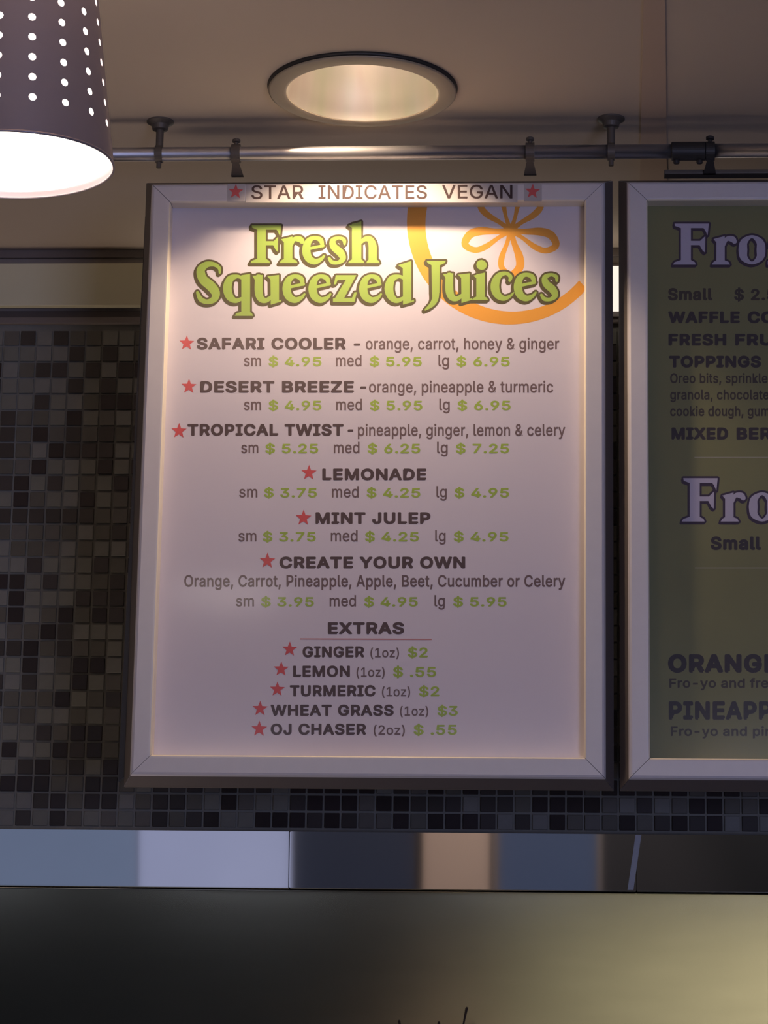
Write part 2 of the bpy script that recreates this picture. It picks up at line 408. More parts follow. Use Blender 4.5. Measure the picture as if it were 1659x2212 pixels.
class Ink:
    def __init__(s, Y): s.bm = bmesh.new(); s.Y = Y; s.P = []
    def poly(s, pts): s.P.append([tuple(p) for p in pts])
    def raw(s, pts, fcs):
        nv = [s.bm.verts.new(at(x, y, s.Y)) for x, y in pts]
        for f in fcs:
            try: s.bm.faces.new([nv[i] for i in f])
            except ValueError: pass
    def flush(s):
        if s.P: s.raw(*union(s.P)); s.P = []
    def glyph(s, g, tf, w=0, off=(0, 0)):
        f = lambda x, y: (tf(x, y)[0]+off[0], tf(x, y)[1]+off[1])
        for kind, d in g:
            if kind == 'p':
                q = [f(x, y) for x, y in d]; s.poly(q)
                if w > 0:
                    for a, b in zip(q, q[1:]+q[:1]): s.P += ribbon([(*a, 0), (*b, 0)], w, 8)
            else:
                s.P += ribbon(spline([(*f(x, y), ww*tf.scale) for x, y, ww in d], 5), w, 12)
def spline(pts, k=7):
    out = []; n = len(pts)
    if n == 2: return list(pts)
    for i in range(n-1):
        p0, p1, p2, p3 = pts[max(i-1, 0)], pts[i], pts[i+1], pts[min(i+2, n-1)]
        for j in range(k):
            t = j/k
            out.append(tuple(.5*((2*b)+(-a+c)*t+(2*a-5*b+4*c-d)*t*t+(-a+3*b-3*c+d)*t**3) for a, b, c, d in zip(p0, p1, p2, p3)))
    out.append(tuple(pts[-1])); return out
class TF:
    def __init__(s, ox, oy, k, dx=0, dy=0, sx=1, sy=1, ax=0, ay=0): s.a = (ox, oy, k, dx, dy, sx, sy, ax, ay); s.scale = (sx+sy)/2/k
    def __call__(s, x, y):
        ox, oy, k, dx, dy, sx, sy, ax, ay = s.a
        X, Y = ox+x/k, oy+y/k
        return ax+(X-ax)*sx+dx, ay+(Y-ay)*sy+dy
GA = {
 'F': [('p', [(517, 130), (578, 130), (578, 385), (517, 385)]), ('p', [(478, 122), (688, 122), (684, 152), (516, 152), (480, 138)]), ('p', [(640, 130), (688, 124), (680, 200), (666, 168)]),
       ('p', [(575, 236), (636, 236), (640, 264), (575, 264)]), ('p', [(630, 240), (666, 205), (664, 312), (650, 300), (630, 262)]), ('p', [(468, 392), (608, 392), (602, 376), (578, 362), (517, 362), (478, 376)])],
 'r': [('p', [(708, 222), (768, 206), (768, 385), (708, 385)]), ('p', [(688, 222), (768, 202), (768, 238), (706, 242)]), ('p', [(676, 392), (806, 392), (796, 374), (770, 364), (706, 364), (688, 374)]),
       ('s', [(762, 262, 20), (782, 222, 30), (822, 222, 42), (838, 238, 34)])],
 'e': [('s', [(878, 292, 20), (940, 278, 20), (990, 268, 18)]), ('s', [(984, 268, 24), (970, 226, 34), (922, 212, 28), (882, 240, 46), (868, 300, 58), (884, 356, 54), (928, 382, 42), (972, 366, 26), (996, 340, 14)])],
 's': [('s', [(1142, 256, 16), (1138, 226, 26), (1100, 212, 22), (1058, 232, 38), (1066, 276, 50), (1112, 318, 54), (1130, 360, 42), (1098, 388, 26), (1054, 386, 28), (1032, 358, 20)])],
 'h': [('p', [(1196, 112), (1262, 96), (1262, 385), (1196, 385)]), ('p', [(1172, 124), (1262, 94), (1262, 132), (1196, 140)]), ('p', [(1168, 392), (1284, 392), (1276, 376), (1262, 366), (1196, 366), (1180, 376)]),
       ('s', [(1256, 248, 22), (1286, 222, 30), (1322, 222, 44), (1342, 262, 56), (1344, 320, 58), (1344, 362, 58)]), ('p', [(1298, 392), (1394, 392), (1386, 376), (1372, 366), (1316, 366), (1306, 376)])],
 'S': [('s', [(248, 462, 14), (244, 428, 24), (206, 402, 30), (152, 404, 44), (112, 444, 58), (128, 508, 64), (182, 556, 68), (218, 606, 62), (206, 652, 46), (158, 670, 32), (112, 652, 34), (88, 604, 20)])],
 'q': [('s', [(412, 502, 22), (372, 488, 26), (322, 508, 50), (302, 572, 62), (320, 634, 54), (362, 662, 34), (408, 646, 22)]), ('p', [(403, 480), (465, 470), (465, 750), (403, 750)]), ('p', [(356, 770), (486, 770), (478, 752), (462, 742), (404, 742), (368, 752)])],
 'u': [('p', [(482, 484), (554, 478), (554, 510), (500, 512)]), ('s', [(527, 500, 54), (527, 600, 56), (544, 648, 48), (580, 660, 34), (618, 636, 24)]), ('p', [(612, 488), (672, 478), (672, 662), (690, 656), (688, 668), (614, 690)]), ('p', [(590, 488), (672, 478), (672, 508), (612, 512)])],
 'z': [('p', [(1080, 480), (1226, 480), (1206, 512), (1092, 514), (1080, 544), (1066, 546)]), ('p', [(1160, 500), (1226, 480), (1134, 652), (1060, 668)]), ('p', [(1060, 646), (1196, 642), (1214, 602), (1230, 602), (1212, 672), (1060, 672)])],
 'd': [('p', [(1560, 400), (1620, 382), (1620, 664), (1640, 656), (1640, 668), (1562, 690)]), ('p', [(1528, 408), (1620, 378), (1620, 412), (1560, 428)]), ('s', [(1566, 500, 22), (1530, 488, 26), (1480, 508, 50), (1460, 574, 62), (1478, 634, 52), (1518, 662, 34), (1564, 644, 24)])],
}
GB = {
 'J': [('p', [(285, 505), (356, 505), (352, 760), (290, 760)]), ('p', [(244, 488), (406, 488), (398, 506), (358, 524), (284, 524), (252, 506)]), ('s', [(320, 745, 62), (316, 812, 52), (286, 862, 40), (232, 905, 12)])],
 'i': [('p', [(668, 602), (740, 590), (740, 815), (668, 815)]), ('p', [(644, 614), (740, 588), (740, 628), (668, 636)]), ('p', [(630, 822), (766, 822), (758, 804), (740, 794), (668, 794), (644, 804)]), ('s', [(710, 522, 84), (714, 524, 84)])],
 'c': [('s', [(952, 656, 22), (958, 622, 34), (920, 594, 28), (864, 612, 48), (832, 666, 68), (828, 730, 72), (856, 786, 58), (908, 808, 40), (958, 786, 22), (984, 760, 12)])],
}
GO = [('s', [(0, 0, 19.5), (2.5, -17, 16), (19.5, -28.5, 6.5), (36.5, -17, 16), (39, 0, 19.5), (36.5, 17, 16), (19.5, 28.5, 6.5), (2.5, 17, 16), (0, 0, 19.5)])]
A_ = lambda dx=0, dy=0: TF(400, 450, 3.318, dx, dy)
B_ = lambda dx=0, dy=0: TF(860, 440, 3.95, dx, dy)
e_dx = lambda z: z/3.318

try: FONT = bpy.data.fonts.load(os.path.join(bpy.utils.system_resource('DATAFILES'), 'fonts', 'Inter.woff2'))   # the interface font that ships with Blender
except Exception: FONT = None
def text_uv(body):
    c = bpy.data.curves.new('t', 'FONT'); c.body = body; c.size = 1; c.resolution_u = 3
    if FONT: c.font = FONT
    o = bpy.data.objects.new('t', c); COL.objects.link(o)
    dg = bpy.context.evaluated_depsgraph_get(); me = bpy.data.meshes.new_from_object(o.evaluated_get(dg))
    vs_ = [(v.co.x, v.co.y) for v in me.vertices]; fs = [tuple(p.vertices) for p in me.polygons]
    bpy.data.objects.remove(o); bpy.data.curves.remove(c); bpy.data.meshes.remove(me)
    return vs_, fs
_H = text_uv('H')[0]; CAPH = max(v[1] for v in _H); HW = max(v[0] for v in text_uv('HH')[0])
ADV, GL = {}, {}
def glyph_of(ch, bold):
    if ch not in ADV: ADV[ch] = max(v[0] for v in text_uv('H'+ch+'H')[0])-HW
    if ch == ' ': return [], []
    if (ch, bold) not in GL:
        v, f = text_uv(ch)
        if bold > 0:
            cnt = {}
            for p in f:
                for a, b in zip(p, p[1:]+p[:1]): k = (min(a, b), max(a, b)); cnt[k] = cnt.get(k, 0)+1
            P_ = [[v[i] for i in p] for p in f]
            for (a, b), n_ in cnt.items():
                if n_ == 1:
                    P_ += [q for q in ribbon([(*v[a], 0), (*v[b], 0)], 0, 8)[:1] if 0]
                    dx, dy = v[b][0]-v[a][0], v[b][1]-v[a][1]; l = math.hypot(dx, dy) or 1; nx, ny = -dy/l*bold, dx/l*bold
                    P_.append([(v[a][0]+nx, v[a][1]+ny), (v[b][0]+nx, v[b][1]+ny), (v[b][0]-nx, v[b][1]-ny), (v[a][0]-nx, v[a][1]-ny)])
                    P_.append(ngon(v[a][0], v[a][1], bold*1.12, 4) if 0 else [(v[a][0]-bold, v[a][1]-bold), (v[a][0]+bold, v[a][1]-bold), (v[a][0]+bold, v[a][1]+bold), (v[a][0]-bold, v[a][1]+bold)] if SQUARE else ngon(v[a][0], v[a][1], bold, 8))
            v, f = union(P_, 1e-5)
        GL[(ch, bold)] = (v, f)
    return GL[(ch, bold)]
SQUARE = False
def write(bm, Y, body, x0, x1, yb, cap, bold=.02, track=0.0):
    V, F_ = [], []; x = 0
    for ch in body:
        v, f = glyph_of(ch, bold); n0 = len(V)
        V += [(x+a, b) for a, b in v]; F_ += [tuple(n0+i for i in q) for q in f]
        x += ADV[ch]+track+bold*1.2
    xa, xb = min(v[0] for v in V), max(v[0] for v in V)
    nv = [bm.verts.new(at(x0+(a-xa)/(xb-xa)*(x1-x0), yb-(b+bold*.7)/(CAPH+bold*1.4)*cap, Y)) for a, b in V]
    for q in F_:
        try: bm.faces.new([nv[i] for i in q])
        except ValueError: pass
def star(ik, x, y, r, rot=0.0):
    ik.poly([(x+(r if i % 2 == 0 else r*.42)*math.sin(rot+PI*i/5), y-(r if i % 2 == 0 else r*.42)*math.cos(rot+PI*i/5)) for i in range(10)])

# ------------------------------------------------------------------ menu boards
BW, BH, FW, YP = 0.616, 0.8131, 0.0265, 0.0235    # outer face size, face width, depth of the poster
def frame_piece(side):
    # section (distance outward from the inner lip, depth)
    sec = [(0, YP+.002), (0, .0022), (.0018, .0002), (.0038, 0), (FW-.0035, 0), (FW-.0008, .0012), (FW+.0012, .0045), (FW+.0118, .027), (FW+.0118, .033), (.004, .033)]
    g = .0004
    def pt(u, y, end):
        # piece local: along t from mitre to mitre
        if side == 'left': return (FW-u, y, (FW-u+g) if end == 0 else (BH-FW+u-g))
        if side == 'right': return (BW-FW+u, y, (FW-u+g) if end == 0 else (BH-FW+u-g))
        if side == 'bottom': return ((FW-u+g) if end == 0 else (BW-FW+u-g), y, FW-u)
        return ((FW-u+g) if end == 0 else (BW-FW+u-g), y, BH-FW+u)
    bm = bmesh.new()
    a = [bm.verts.new(pt(u, y, 0)) for u, y in sec]; b = [bm.verts.new(pt(u, y, 1)) for u, y in sec]
    for i in range(len(sec)):
        f = bm.faces.new((a[i], a[(i+1) % len(sec)], b[(i+1) % len(sec)], b[i]))
        f.material_index = 1 if i in (6, 7) else 2 if i in (0, 1) else 0
    bm.faces.new(a); bm.faces.new(b); bmesh.ops.recalc_face_normals(bm, faces=bm.faces)
    return bm
def board(x, label, poster_mat):
    root = thing('menu_board', label, 'menu board', (x, 0, OZ), None)
    for s in ('left', 'right', 'top', 'bottom'):
        obj('frame_rail', frame_piece(s), ('alu', 'edge', 'lip'), root)
    p = obj('poster', B(.001, YP, .001, BW-.001, YP+.006, BH-.001), poster_mat, root)
    obj('back_plate', B(.002, .0331, .002, BW-.002, .040, BH-.002), 'black', root)
    return root, p
b1, poster1 = board(0, 'white menu board lettered Fresh Squeezed Juices in a silver frame, lit from above', 'paper')
TX = 0.6477
b2, poster2 = board(TX, 'olive green menu board in a silver frame, cut off at the right of the photo', 'olive')
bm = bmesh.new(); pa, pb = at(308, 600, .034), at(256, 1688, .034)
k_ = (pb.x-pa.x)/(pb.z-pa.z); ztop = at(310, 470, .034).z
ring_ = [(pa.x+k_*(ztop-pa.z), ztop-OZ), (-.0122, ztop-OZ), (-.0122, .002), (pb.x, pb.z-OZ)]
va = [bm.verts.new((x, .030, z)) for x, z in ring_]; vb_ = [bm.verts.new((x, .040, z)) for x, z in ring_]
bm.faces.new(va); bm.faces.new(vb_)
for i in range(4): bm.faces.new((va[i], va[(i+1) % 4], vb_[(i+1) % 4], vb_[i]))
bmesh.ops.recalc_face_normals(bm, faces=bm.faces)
obj('board_side_shadow', bm, 'black', b1)  # tapered dark prism stands in for the board's shadow on the wall
obj('hanging_channel', B(at(1434, 380, .02).x-TX, .002, BH+.0122, BW-.02, .022, BH+.0122+.006, bev=.001), 'bracket', b2)
ROOT1, ROOT2 = Vector((0, 0, OZ)), Vector((TX, 0, OZ))
def put(ik_or_bm, name, mt, parent, root, label=None):
    if isinstance(ik_or_bm, Ink): ik_or_bm.flush()
    bm = ik_or_bm.bm if isinstance(ik_or_bm, Ink) else ik_or_bm
    for f in bm.faces:
        f.normal_update()
        if f.normal.y > 0: f.normal_flip()
    bmesh.ops.translate(bm, vec=-root, verts=bm.verts)
    return obj(name, bm, mt, parent, label=label)
# slice motif, clipped at the edges of the poster
YI = YP-.00006
i_ = Ink(YI); N = 90
xmax, ymin = at(1261, 600, YI).x, None
pxr, pyt = 1262, 434
for i in range(N):
    a, b = 2*PI*i/N, 2*PI*(i+1)/N
    q = [(1100+221*math.cos(a), 480+221*math.sin(a)), (1100+221*math.cos(b), 480+221*math.sin(b)), (1107+188*math.cos(b), 485+188*math.sin(b)), (1107+188*math.cos(a), 485+188*math.sin(a))]
    if min(p[1] for p in q) < pyt or max(p[0] for p in q) > 1272: continue
    i_.poly([(min(p[0], 1266), p[1]) for p in q])
put(i_, 'ring_print', 'orange', poster1, ROOT1, 'orange ring drawing'); i_ = Ink(YI)
for ang, L, wd, wa, wb in ((98-8, 96, 27, 14, 10), (18, 103, 25, 14, 10), (163, 103, 25, 10, 14), (234, 98, 30, 11, 9), (306, 98, 30, 9, 11)):
    c, s_ = math.cos(math.radians(ang)), math.sin(math.radians(ang)); cx_, cy_ = 1103, 498
    loc = [(0, 0, 10), (.28, -.34, wa*.7), (.6, -.86, wa), (.84, -.85, wa), (1.0, 0, (wa+wb)/2), (.84, .85, wb), (.6, .86, wb), (.28, .34, wb*.7), (0, 0, 10)]
    pts = [(cx_+c*u*L-s_*v*wd*.82, cy_+s_*u*L+c*v*wd*.82, w*1.25) for u, v, w in loc]
    path = spline(pts, 6); run = []
    for p in path+[None]:
        if p is None or p[1] < pyt+7:
            if len(run) > 1: i_.P += ribbon(run, 0, 8)
            run = []
        else: run.append(p)
put(i_, 'slice_print', 'orange', poster1, ROOT1, 'orange five-petalled slice drawing')
# title
lay = [('F', A_()), ('r', A_()), ('e', A_()), ('s', A_()), ('h', A_()), ('S', A_()), ('q', A_()), ('u', A_()), ('e', A_(-42.5, 83)), ('e', A_(13.5, 83)), ('z', A_()), ('e', A_(123, 83)), ('d', A_())]
lay2 = [('J', B_()), ('u', A_(412, -3.7)), ('i', B_()), ('c', B_()), ('e', A_(457, 79.5)), ('s', A_(458.5, 79.5))]
def title(group, w1, w2, off, w3, me_, mf, poster, root, lb):
    edge = Ink(YP-.00012)
    for g, tf in group:
        edge.glyph(g, tf, w1); edge.glyph(g, tf, w2, off)
        fill = Ink(YP-.00022); fill.glyph(g, tf, w3); put(fill, 'title_letter', mf, poster, root, lb)
    put(edge, 'title_outline', me_, poster, root)
ww_ = [(GB[k] if k in GB else GA[k], tf) for k, tf in lay+lay2]
for a, b in ((0, 5), (5, 13), (13, 19)): title(ww_[a:b], 4.3, 3.6, (-3.2, 3.8), .2, 'title_edge', 'title', poster1, ROOT1, 'lime green title letter')
# body copy
YT = YP-.00012
def line1(*segs):
    for body, x0, x1, yb, cap, mt, bold in segs:
        bm = bmesh.new(); write(bm, YT, body, x0, x1, yb, cap, bold)
        put(bm, 'lettering', mt, poster1, ROOT1, 'light green lettering' if mt == 'green' else None)
HB, LB, PB = .040, .013, .023
def item(title, x0, x1, yb, cap, rest=()): line1((title, x0, x1, yb, cap, 'ink', HB), *rest)
item('SAFARI COOLER', 425, 747, 755, 25, [('-', 764, 778, 755, 25, 'ink', .03), ('orange, carrot, honey & ginger', 790, 1208, 755, 25, 'ink2', LB)])
item('DESERT BREEZE', 432, 764.5, 848, 24.5, [('-', 778, 791, 848, 25, 'ink', .03), ('orange, pineapple & turmeric', 797, 1195, 848, 25, 'ink2', LB)])
item('TROPICAL TWIST', 405, 742, 941, 24.5, [('-', 751, 763, 941, 25, 'ink', .03), ('pineapple, ginger, lemon & celery', 773, 1221, 941.5, 25, 'ink2', LB)])
item('LEMONADE', 696, 921, 1037, 24.5); item('MINT JULEP', 681.5, 930, 1131.5, 24.5); item('CREATE YOUR OWN', 603.5, 1005, 1227.4, 24.5)
line1(('Orange, Carrot, Pineapple, Apple, Beet, Cucumber or Celery', 398, 1221, 1267.5, 25, 'ink2', .018))
def prices(yb, a, b, c, xs_):
    x = xs_
    line1(('sm', x[0], x[1], yb, 24, 'ink2', .012), ('$ '+a, x[2], x[3], yb, 20, 'green', PB), ('med', x[4], x[5], yb, 24.5, 'ink2', .012), ('$ '+b, x[6], x[7], yb, 20, 'green', PB), ('lg', x[8], x[9], yb, 24.5, 'ink2', .012), ('$ '+c, x[10], x[11], yb, 20, 'green', PB))
prices(791, '4.95', '5.95', '6.95', (526.7, 564, 580, 694.5, 725.8, 781, 798.4, 911, 947, 970, 986, 1101))
prices(886, '4.95', '5.95', '6.95', (526.7, 564, 580, 694.5, 726, 782, 799, 912.5, 949, 971.5, 988, 1103))
prices(979, '5.25', '6.25', '7.25', (521, 558, 573, 687.4, 721, 776.6, 794, 907.7, 944, 967, 984.5, 1099.7))
prices(1074.5, '3.75', '4.25', '4.95', (516.7, 556, 570.4, 684.5, 717, 775, 792, 908, 942.6, 965, 981.6, 1099.7))
prices(1169.5, '3.75', '4.25', '4.95', (515, 554, 567.5, 682, 714.6, 772.5, 788.4, 904.8, 940, 962.6, 980, 1098.5))
prices(1310, '3.95', '4.95', '5.95', (509.6, 548.6, 564, 678, 712, 769, 786.6, 902.4, 938.4, 961, 979, 1094.4))
item('EXTRAS', 708, 873, 1369.5, 25)
def extra(t, x0, x1, yb, oz, o0, o1, pr, p0, p1):
    line1((t, x0, x1, yb, 23.5, 'ink', .036), (oz, o0, o1, yb, 20, 'ink2', .012), (pr, p0, p1, yb, 21, 'green', PB))
extra('GINGER', 653.5, 787, 1420, '(1oz)', 800, 862, '$2', 881, 924)
extra('LEMON', 633, 756, 1462, '(1oz)', 770, 831, '$ .55', 849, 942)
extra('TURMERIC', 626, 811, 1504, '(1oz)', 825, 886, '$2', 905, 949)
extra('WHEAT GRASS', 584.6, 850.5, 1546, '(1oz)', 864, 925, '$3', 945, 989)
extra('OJ CHASER', 584.6, 791, 1587, '(2oz)', 807, 874.5, '$ .55', 893.5, 987)
r_ = Ink(YT); r_.poly([(648, 1379), (932.7, 1380), (932.7, 1382.5), (648, 1381.5)]); put(r_, 'ruled_line', 'rline', poster1, ROOT1, 'thin red rule')
for x, y, r in ((403.3, 741.3, 17), (408, 834.7, 17), (386.7, 931, 17.5), (667.3, 1021.3, 17.5), (655.5, 1118.8, 18), (577.5, 1211.5, 18), (625.7, 1402.4, 17), (607.3, 1445.4, 17), (599, 1489, 17), (561.8, 1530.9, 17.5), (559.9, 1574.6, 18)):
    s = Ink(YT-.00006); star(s, x, y, r, .03); put(s, 'star_mark', 'red', poster1, ROOT1, None)
# label stuck on the top rail
YL = -.0006
def paper(x0, y0, x1, y1, parent, name, label):
    bm = bmesh.new(); pts = [at(x0, y0, YL), at(x1, y0, YL), at(x1, y1, YL), at(x0, y1, YL)]
    a = [bm.verts.new(p) for p in pts]; b = [bm.verts.new(p+Vector((0, .0004, 0))) for p in pts]
    bm.faces.new(a); bm.faces.new(b)
    for i in range(4): bm.faces.new((a[i], a[(i+1) % 4], b[(i+1) % 4], b[i]))
    bmesh.ops.recalc_face_normals(bm, faces=bm.faces); bmesh.ops.translate(bm, vec=-ROOT1, verts=bm.verts)
    return obj(name, bm, 'label', parent, label=label)
ls = paper(531, 399, 1118, 437.5, b1, 'label_strip', 'white paper strip reading STAR INDICATES VEGAN')
for t, x0, x1 in (('STAR', 542.7, 656), ('INDICATES', 688, 922.4), ('VEGAN', 955, 1107)):
    bm = bmesh.new(); write(bm, YL-.0001, t, x0, x1, 429.5 if t != 'VEGAN' else 428.5, 29, .010); put(bm, 'lettering', 'label_ink', ls, ROOT1)
for x, y in ((509, 414), (1150.3, 413.5)):
    sp = paper(x-18, y-16.5, x+20, y+21, b1, 'star_sticker', 'white sticker with a red star')
    s = Ink(YL-.0001); star(s, x, y, 17, .05); put(s, 'star_mark', 'red', sp, ROOT1)
# second board
def line2(mt, *segs):
    for body, x0, x1, yb, cap, bold in segs: bm = bmesh.new(); write(bm, YT, body, x0, x1, yb, cap, bold); put(bm, 'lettering', mt, poster2, ROOT2)
line2('dink2', ('Small', 1443, 1539, 648.5, 25.5, .04), ('$ 2.5', 1586, 1676, 648.5, 24, .03))
line2('dink', ('WAFFLE', 1443.5, 1598, 697.6, 24.5, .045), ('CO', 1615, 1672, 697.6, 24.5, .045))
line2('dink', ('FRESH', 1444, 1569, 746, 24.5, .045), ('FRU', 1588, 1668, 746, 24.5, .045))
line2('dink', ('TOPPINGS', 1445.5, 1644, 793.5, 24.5, .045))
line2('dink2', ('Oreo bits, sprinkle', 1447.6, 1658, 827.5, 21, .02)); line2('dink2', ('granola, chocolate', 1447.6, 1661, 863, 21, .02)); line2('dink2', ('cookie dough, gum', 1447.6, 1662, 898.6, 21, .02))
line2('dink', ('MIXED', 1450.5, 1573, 949, 25, .045), ('BER', 1591, 1666, 949, 25, .045))
line2('dink', ('Small', 1535, 1643.7, 1187, 27.5, .04))
line2('dink', ('ORANGE', 1443, 1681, 1452, 38, .045)); line2('dink2', ('Fro-yo and fre', 1446, 1660, 1485.5, 20, .022))
line2('dink', ('PINEAPP', 1444.6, 1668, 1553.8, 38, .04)); line2('dink2', ('Fro-yo and pin', 1449, 1668, 1589.5, 20, .022))
for x0, y in ((1500, 988), (1501, 1226.6)):
    s = Ink(YT); s.poly([(x0, y-1), (1760, y-1), (1760, y+1), (x0, y+1)]); put(s, 'ruled_line', 'rule', poster2, ROOT2)
def fit(src, dst):   # source px box -> destination px box
    sx, sy = (dst[2]-dst[0])/(src[2]-src[0]), (dst[3]-dst[1])/(src[3]-src[1])
    return TF(400, 450, 3.318, dst[0]-src[0], dst[1]-src[1], sx, sy, src[0], src[1])
Fb, Rb, Zb = (540.5, 486, 608, 568.5), (603, 511, 658, 568.5), (720, 594, 771, 652.5)
for grp in ([(GA['F'], fit(Fb, (1453, 482, 1532, 572))), (GA['r'], fit(Rb, (1537, 510, 1592, 572))), (GO, TF(1604.8, 539.6, 1)), (GA['z'], fit(Zb, (1659, 510, 1715, 572)))],
            [(GA['F'], fit(Fb, (1472, 1032, 1551, 1127))), (GA['r'], fit(Rb, (1556, 1064, 1611, 1127))), (GO, TF(1627, 1095, 1))]):
    title(grp, 4.2, 3.0, (-2, 3.5), -.2, 'purple', 'lav', poster2, ROOT2, 'pale lavender title letter')

# ------------------------------------------------------------------ rail, brackets, hangers
YRAIL = -.02
rz = at(900, 330, YRAIL).z; RR = .0096
rail = thing('hanging_rail', 'round steel rail under the ceiling above the menu boards', 'rail', (0, YRAIL, rz))
xc0 = at(1450, 330, YRAIL).x; xc1 = at(1524, 330, YRAIL).x
obj('rail_pipe', cyl(bmesh.new(), (-1.9, 0, 0), (xc0+.004, 0, 0), RR, 32), 'chrome', rail, True)
obj('rail_pipe', cyl(bmesh.new(), (xc1-.004, 0, .0005), (2.6, 0, .0005), RR, 32), 'chrome', rail, True)
bm = lathe(bmesh.new(), [(.0118, xc0), (.0128, xc0+.001), (.0128, xc1-.001), (.0118, xc1)], 32, axis='x')
cp = obj('coupler', bm, 'black', rail, False, 'black coupling sleeve')
for px in (1461, 1511):
    x = at(px, 330, YRAIL).x
    obj('screw', lathe(bmesh.new(), [(.0038, -.0175), (.0042, -.0165), (.0042, -.0135), (.003, -.012)], 14, (x, 0, 0)), 'black', cp)
for px in (345, 1320, 2350, -650):
    x = at(px, 300, YRAIL).x; h = ZC-rz
    br = obj('ceiling_bracket', lathe(bmesh.new(), [(.0185, h), (.0185, h-.0022), (.012, h-.006), (.0105, h-.0125), (.0052, h-.0135), (.0052, RR+.001)], 28, (x, 0, 0)), 'bracket', rail, False, 'dark ceiling bracket')
    obj('pipe_ring', lathe(bmesh.new(), [(RR+.0003, x-.0048), (RR+.0026, x-.0048), (RR+.0026, x+.0048), (RR+.0003, x+.0048)], 28, axis='x', closed=True), 'bracket', br)
    obj('set_screw', cyl(bmesh.new(), (x, 0, -RR-.0105), (x, 0, -RR-.001), .0034, 12), 'bracket', br)
def hanger(px, label, mt, x_extra=0):
    x = at(px, 330, YRAIL).x; top = OZ+BH
    h = thing('rail_hanger', label, 'hanger', (x, YRAIL, rz), 'clamps hanging the menu boards from the rail')
    obj('clamp_ring', lathe(bmesh.new(), [(RR+.0004, -.006), (RR+.0034, -.006), (RR+.0034, .006), (RR+.0004, .006)], 28, axis='x', closed=True), mt, h)
    obj('thumb_screw', lathe(bmesh.new(), [(.0028, RR+.0025), (.0028, RR+.006), (.0055, RR+.007), (.0055, RR+.0105), (.003, RR+.012)], 16), mt, h)
    bm = bmesh.new(); z1 = -(RR+.0025); z2 = top+.0122-rz
    ys = .024
    sec = [(-.004, -.003, z1), (.004, -.003, z1), (.004, .003, z1), (-.004, .003, z1)]
    lo = [(-.0085, ys-.003, z2), (.0085, ys-.003, z2), (.0085, ys+.003, z2), (-.0085, ys+.003, z2)]
    a = [bm.verts.new(p) for p in sec]; b = [bm.verts.new(p) for p in lo]
    bm.faces.new(a); bm.faces.new(b)
    for i in range(4): bm.faces.new((a[i], a[(i+1) % 4], b[(i+1) % 4], b[i]))
    bmesh.ops.recalc_face_normals(bm, faces=bm.faces)
    obj('strap', bm, mt, h)
hanger(510, 'dark rail hanger clamp above the left end of the STAR INDICATES VEGAN strip', 'bracket')
hanger(1145, 'dark rail hanger clamp above the right end of the STAR INDICATES VEGAN strip', 'bracket')
hanger(1534, 'black rail hanger clamp beside the coupling sleeve over the olive menu board', 'black')

# ------------------------------------------------------------------ recessed downlight
dl = thing('recessed_downlight', 'round recessed ceiling downlight with a shiny reflector', 'light', (DL.x, DL.y, ZC))
bm = lathe(bmesh.new(), [(DL_A, -.0085), (DL_A+.004, -.0100), (DL_R-.003, -.0075), (DL_R, -.0060), (DL_R-.001, -.0048), (DL_A+.004, -.0048), (DL_A, -.005)], 96, closed=True)
obj('trim_ring', bm, 'trimring', dl, True)
obj('shadow_gap', lathe(bmesh.new(), [(DL_A+.005, -.0049), (DL_R-.002, -.0049), (DL_R+.0015, -.0002), (DL_A+.005, -.0002)], 96, closed=True), 'black', dl, True)  # black ring put in for the shaded gap above the trim ring
lathe.cap = False
bm = lathe(bmesh.new(), [(DL_A-.0002, -.0070), (DL_A-.004, .03), (DL_A-.012, .07), (DL_A-.028, .11), (DL_A-.05, .14)], 96)
lathe.cap = True
for f in bm.faces: f.normal_flip()
obj('reflector', bm, 'reflector', dl, True, 'shiny reflector cone')
obj('lamp_holder', lathe(bmesh.new(), [(.0, .142), (.055, .142), (.055, .165), (0, .165)], 48), 'black', dl)
obj('lamp', lathe(bmesh.new(), [(.0, .096), (.018, .099), (.028, .108), (.030, .118), (.026, .130), (.014, .1405), (0, .141)], 32), 'bulb', dl, True)

ld = bpy.data.lights.new('downlight_beam', 'SPOT'); ld.energy = DOWNLIGHT_SPOT; ld.color = (1.0, .73, .48); ld.shadow_soft_size = .022
ld.spot_size = math.radians(112); ld.spot_blend = .35
lo_ = bpy.data.objects.new('downlight_beam', ld); COL.objects.link(lo_); lo_.parent = dl; lo_.location = (0, 0, .054)

